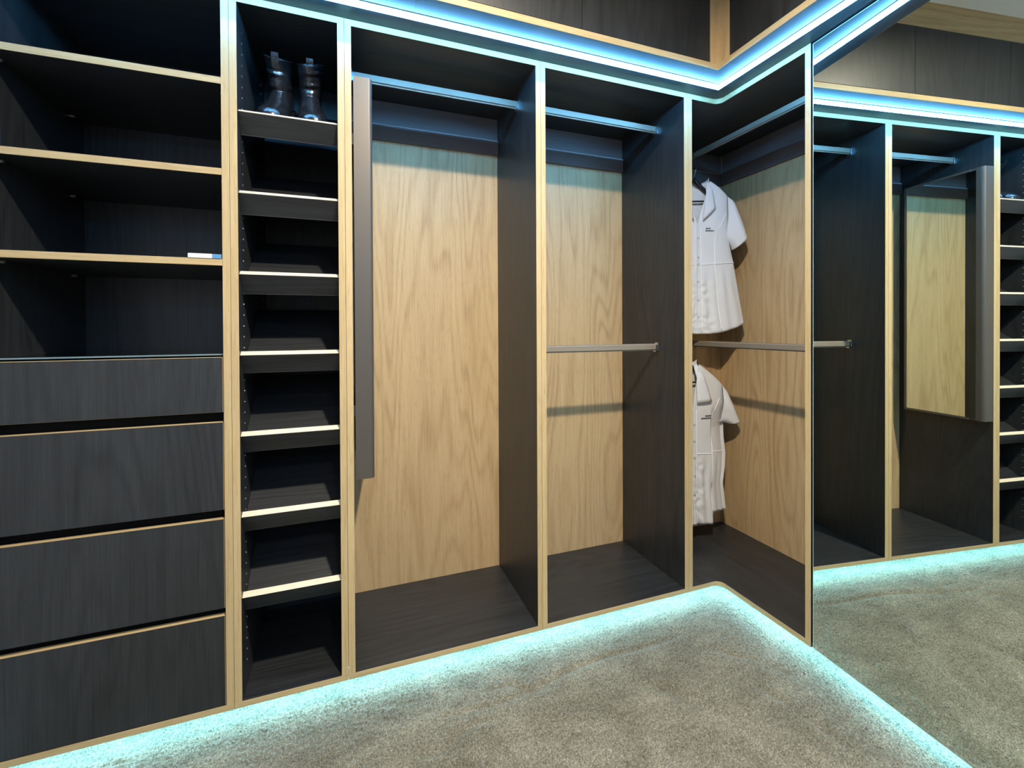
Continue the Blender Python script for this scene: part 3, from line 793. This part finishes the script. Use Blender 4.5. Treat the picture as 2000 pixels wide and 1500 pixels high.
    o = mesh_obj('collar_stand', V, Fc, M_CLOTH, t, True)
    md = o.modifiers.new('cloth', 'SOLIDIFY'); md.thickness = 0.0022; md.offset = 0
    # seams
    def seam(pts, name='seam'):
        bm = bmesh.new(); tube(bm, pts, 0.0021, 6); bm_obj(name, bm, M_SEAM, t, True)
    for sd in (1, -1):
        pp = []
        for k in range(25):
            z = P['prin'][0][0] + (P['prin'][-1][0] - P['prin'][0][0]) * k / 24
            s_ = interp(P['prin'], z); u_ = min(0.985, s_ / wid(z)); x = Vector(fp(sd, u_, z)) + eq * 0.0012; pp.append(tuple(x))
        seam(pp)
        seam([tuple(Vector(fp(sd, 0.10 + 0.885 * k / 24, P['waist'] + P['waist_tilt'] * (k / 24))) + eq * 0.0012) for k in range(25)])
    # placket stitching and buttons
    pz = [vz - 0.01 + (zhem(0.1) + 0.006 - vz + 0.01) * k / 40 for k in range(41)]
    seam([tuple(Vector(fp(1, 0.092, z)) + eq * 0.0004) for z in pz], 'placket_seam')
    for z in P['buttons']:
        c = Vector(fp(1, 0.02, z)) + eq * 0.0022
        bm = bmesh.new()
        tube(bm, [tuple(c - eq * 0.001), tuple(c + eq * 0.0012)], 0.0052, 12); bm_obj('button', bm, M_BUTTON, t)
    # two short rows of stitched lettering, too small to read
    bm = bmesh.new()
    for (s0, s1, z, hh) in P['text']:
        s_ = s0; k = 0
        while s_ < s1:
            wv = 0.0022 + 0.0012 * ((k * 7) % 3) / 2; u_ = (s_ + wv / 2) / wid(z)
            c = Vector(fp(1, u_, z)) + eq * 0.0024
            h2 = hh * (1.25 if k == 0 else 0.85 + 0.15 * ((k * 5) % 3))
            vv = [c + es * dx + Vector((0, 0, dz)) + eq * dq for dq in (0, 0.0008) for dx, dz in ((-wv / 2, -h2 / 2), (wv / 2, -h2 / 2), (wv / 2, h2 / 2), (-wv / 2, h2 / 2))]
            b = [bm.verts.new(x) for x in vv]
            for f in ((4, 5, 6, 7), (0, 1, 5, 4), (1, 2, 6, 5), (2, 3, 7, 6), (3, 0, 4, 7)): bm.faces.new([b[i] for i in f])
            s_ += wv + 0.0011; k += 1
    e = bm_obj('embroidery', bm, M_THREAD, t, label='two tiny rows of dark stitched lettering'); e['kind'] = 'stuff'
    # hanger
    hg = thing('clothes_hanger', (cen[0], cen[1], P['rail_z']), hlabel, 'hanger', 'black clothes hangers')
    rz = P['rail_z']; hx = RX - cen[0]; apex = neck_z + 0.030
    bm = bmesh.new()
    base = Vector(Wp(0, -0.004, apex - 0.012)); top = Vector((RX, cen[1], rz + 0.0175))
    hook = [tuple(base), tuple(base.lerp(Vector((RX + 0.012, cen[1], rz - 0.02)), 0.5)), (RX + 0.0145, cen[1], rz - 0.010)]
    for k in range(9):
        al = PI * k / 8; hook.append((RX + 0.0145 * math.cos(al), cen[1], rz + 0.0040 + 0.0158 * math.sin(al)))
    hook.append((RX - 0.0145, cen[1], rz - 0.012))
    tube(bm, hook, 0.0019, 8); bm_obj('hook', bm, M_CHROME, hg, True)
    bm = bmesh.new()
    for sd in (1, -1):
        rings = []
        for k in range(13):
            v = k / 12; s_ = sd * (0.004 + v * (sh_s - 0.045)) * (1 if sd > 0 else LEFT)
            zt_ = apex - (apex - sh_z + 0.012) * (v ** 0.95) ; hh = 0.030 * (1 - v) + 0.012 * v; qq = 0.008
            r = [Wp(s_, -0.004 + qq * math.cos(2 * PI * j / 12), zt_ - hh / 2 + hh / 2 * math.sin(2 * PI * j / 12) - 0.008 * v) for j in range(12)]
            rings.append(r)
        loft(bm, rings)
    bm_obj('arms', bm, M_BLACK, hg, True)
    bm = bmesh.new(); tube(bm, [Wp(-(sh_s - 0.03) * LEFT, -0.006, neck_z - 0.092), Wp(sh_s - 0.03, -0.006, neck_z - 0.092)], 0.0042, 10)
    bm_obj('trouser_bar', bm, M_BLACK, hg, True)

UP = dict(neck=(0.073, 1.897), sh=(0.165, 1.822), vz=1.672, depth=0.050, waist=1.481, waist_tilt=0.014, ruche=0.0035, slv_t=0.046, rail_z=RAIL_TOP, left=0.78,
          width=[(1.92, 0.165), (1.70, 0.168), (1.587, 0.174), (1.498, 0.194), (1.35, 0.219), (1.195, 0.247), (1.10, 0.255)],
          hem=[(0.0, 1.146), (0.25, 1.146), (0.46, 1.152), (0.75, 1.172), (1.0, 1.196)],
          sleeve_out=[(0.160, 1.824), (0.190, 1.800), (0.217, 1.735), (0.238, 1.675), (0.255, 1.617)], sleeve_in=[(0.150, 1.62), (0.166, 1.598), (0.176, 1.582), (0.182, 1.568), (0.187, 1.559)],
          leaf=[(0.060, 1.893), (0.073, 1.900), (0.024, 1.695), (0.089, 1.758)],
          prin=[(1.734, 0.150), (1.66, 0.108), (1.608, 0.087), (1.481, 0.086), (1.30, 0.103), (1.160, 0.120)],
          buttons=[1.611, 1.517, 1.484, 1.40, 1.31, 1.227], text=[(0.042, 0.062, 1.6585, 0.0052), (0.040, 0.082, 1.6475, 0.0050)])
blouse((0.163, 0.333), 22, UP, 'white short-sleeved blouse hanging from the upper corner rail', 'black hanger on the upper corner rail')
LO = dict(neck=(0.050, 0.993), sh=(0.196, 0.880), vz=0.780, depth=0.050, waist=0.556, waist_tilt=-0.012, ruche=0.0038, slv_t=0.040, rail_z=RAIL_LOW + 0.004, left=0.74, fold=0.52,
          width=[(1.0, 0.196), (0.80, 0.200), (0.62, 0.207), (0.536, 0.218), (0.46, 0.214), (0.384, 0.203), (0.238, 0.221), (0.18, 0.224)],
          hem=[(0.0, 0.206), (0.30, 0.202), (0.50, 0.199), (0.53, 0.246), (0.80, 0.240), (1.0, 0.238)],
          sleeve_out=[(0.190, 0.884), (0.215, 0.855), (0.245, 0.795), (0.266, 0.74), (0.283, 0.696)], sleeve_in=[(0.180, 0.700), (0.194, 0.698), (0.204, 0.696), (0.213, 0.692), (0.222, 0.690)],
          leaf=[(0.034, 0.985), (0.050, 0.996), (0.018, 0.806), (0.102, 0.812)],
          prin=[(0.82, 0.165), (0.76, 0.125), (0.70, 0.112), (0.60, 0.110), (0.40, 0.108), (0.25, 0.112)],
          buttons=[0.70, 0.62, 0.54, 0.45, 0.36], text=[(0.070, 0.103, 0.7395, 0.0055), (0.046, 0.104, 0.7280, 0.0052)])
blouse((0.140, 0.355), 8, LO, 'white short-sleeved blouse hanging lower, from the middle corner rail', 'black hanger on the lower corner rail')
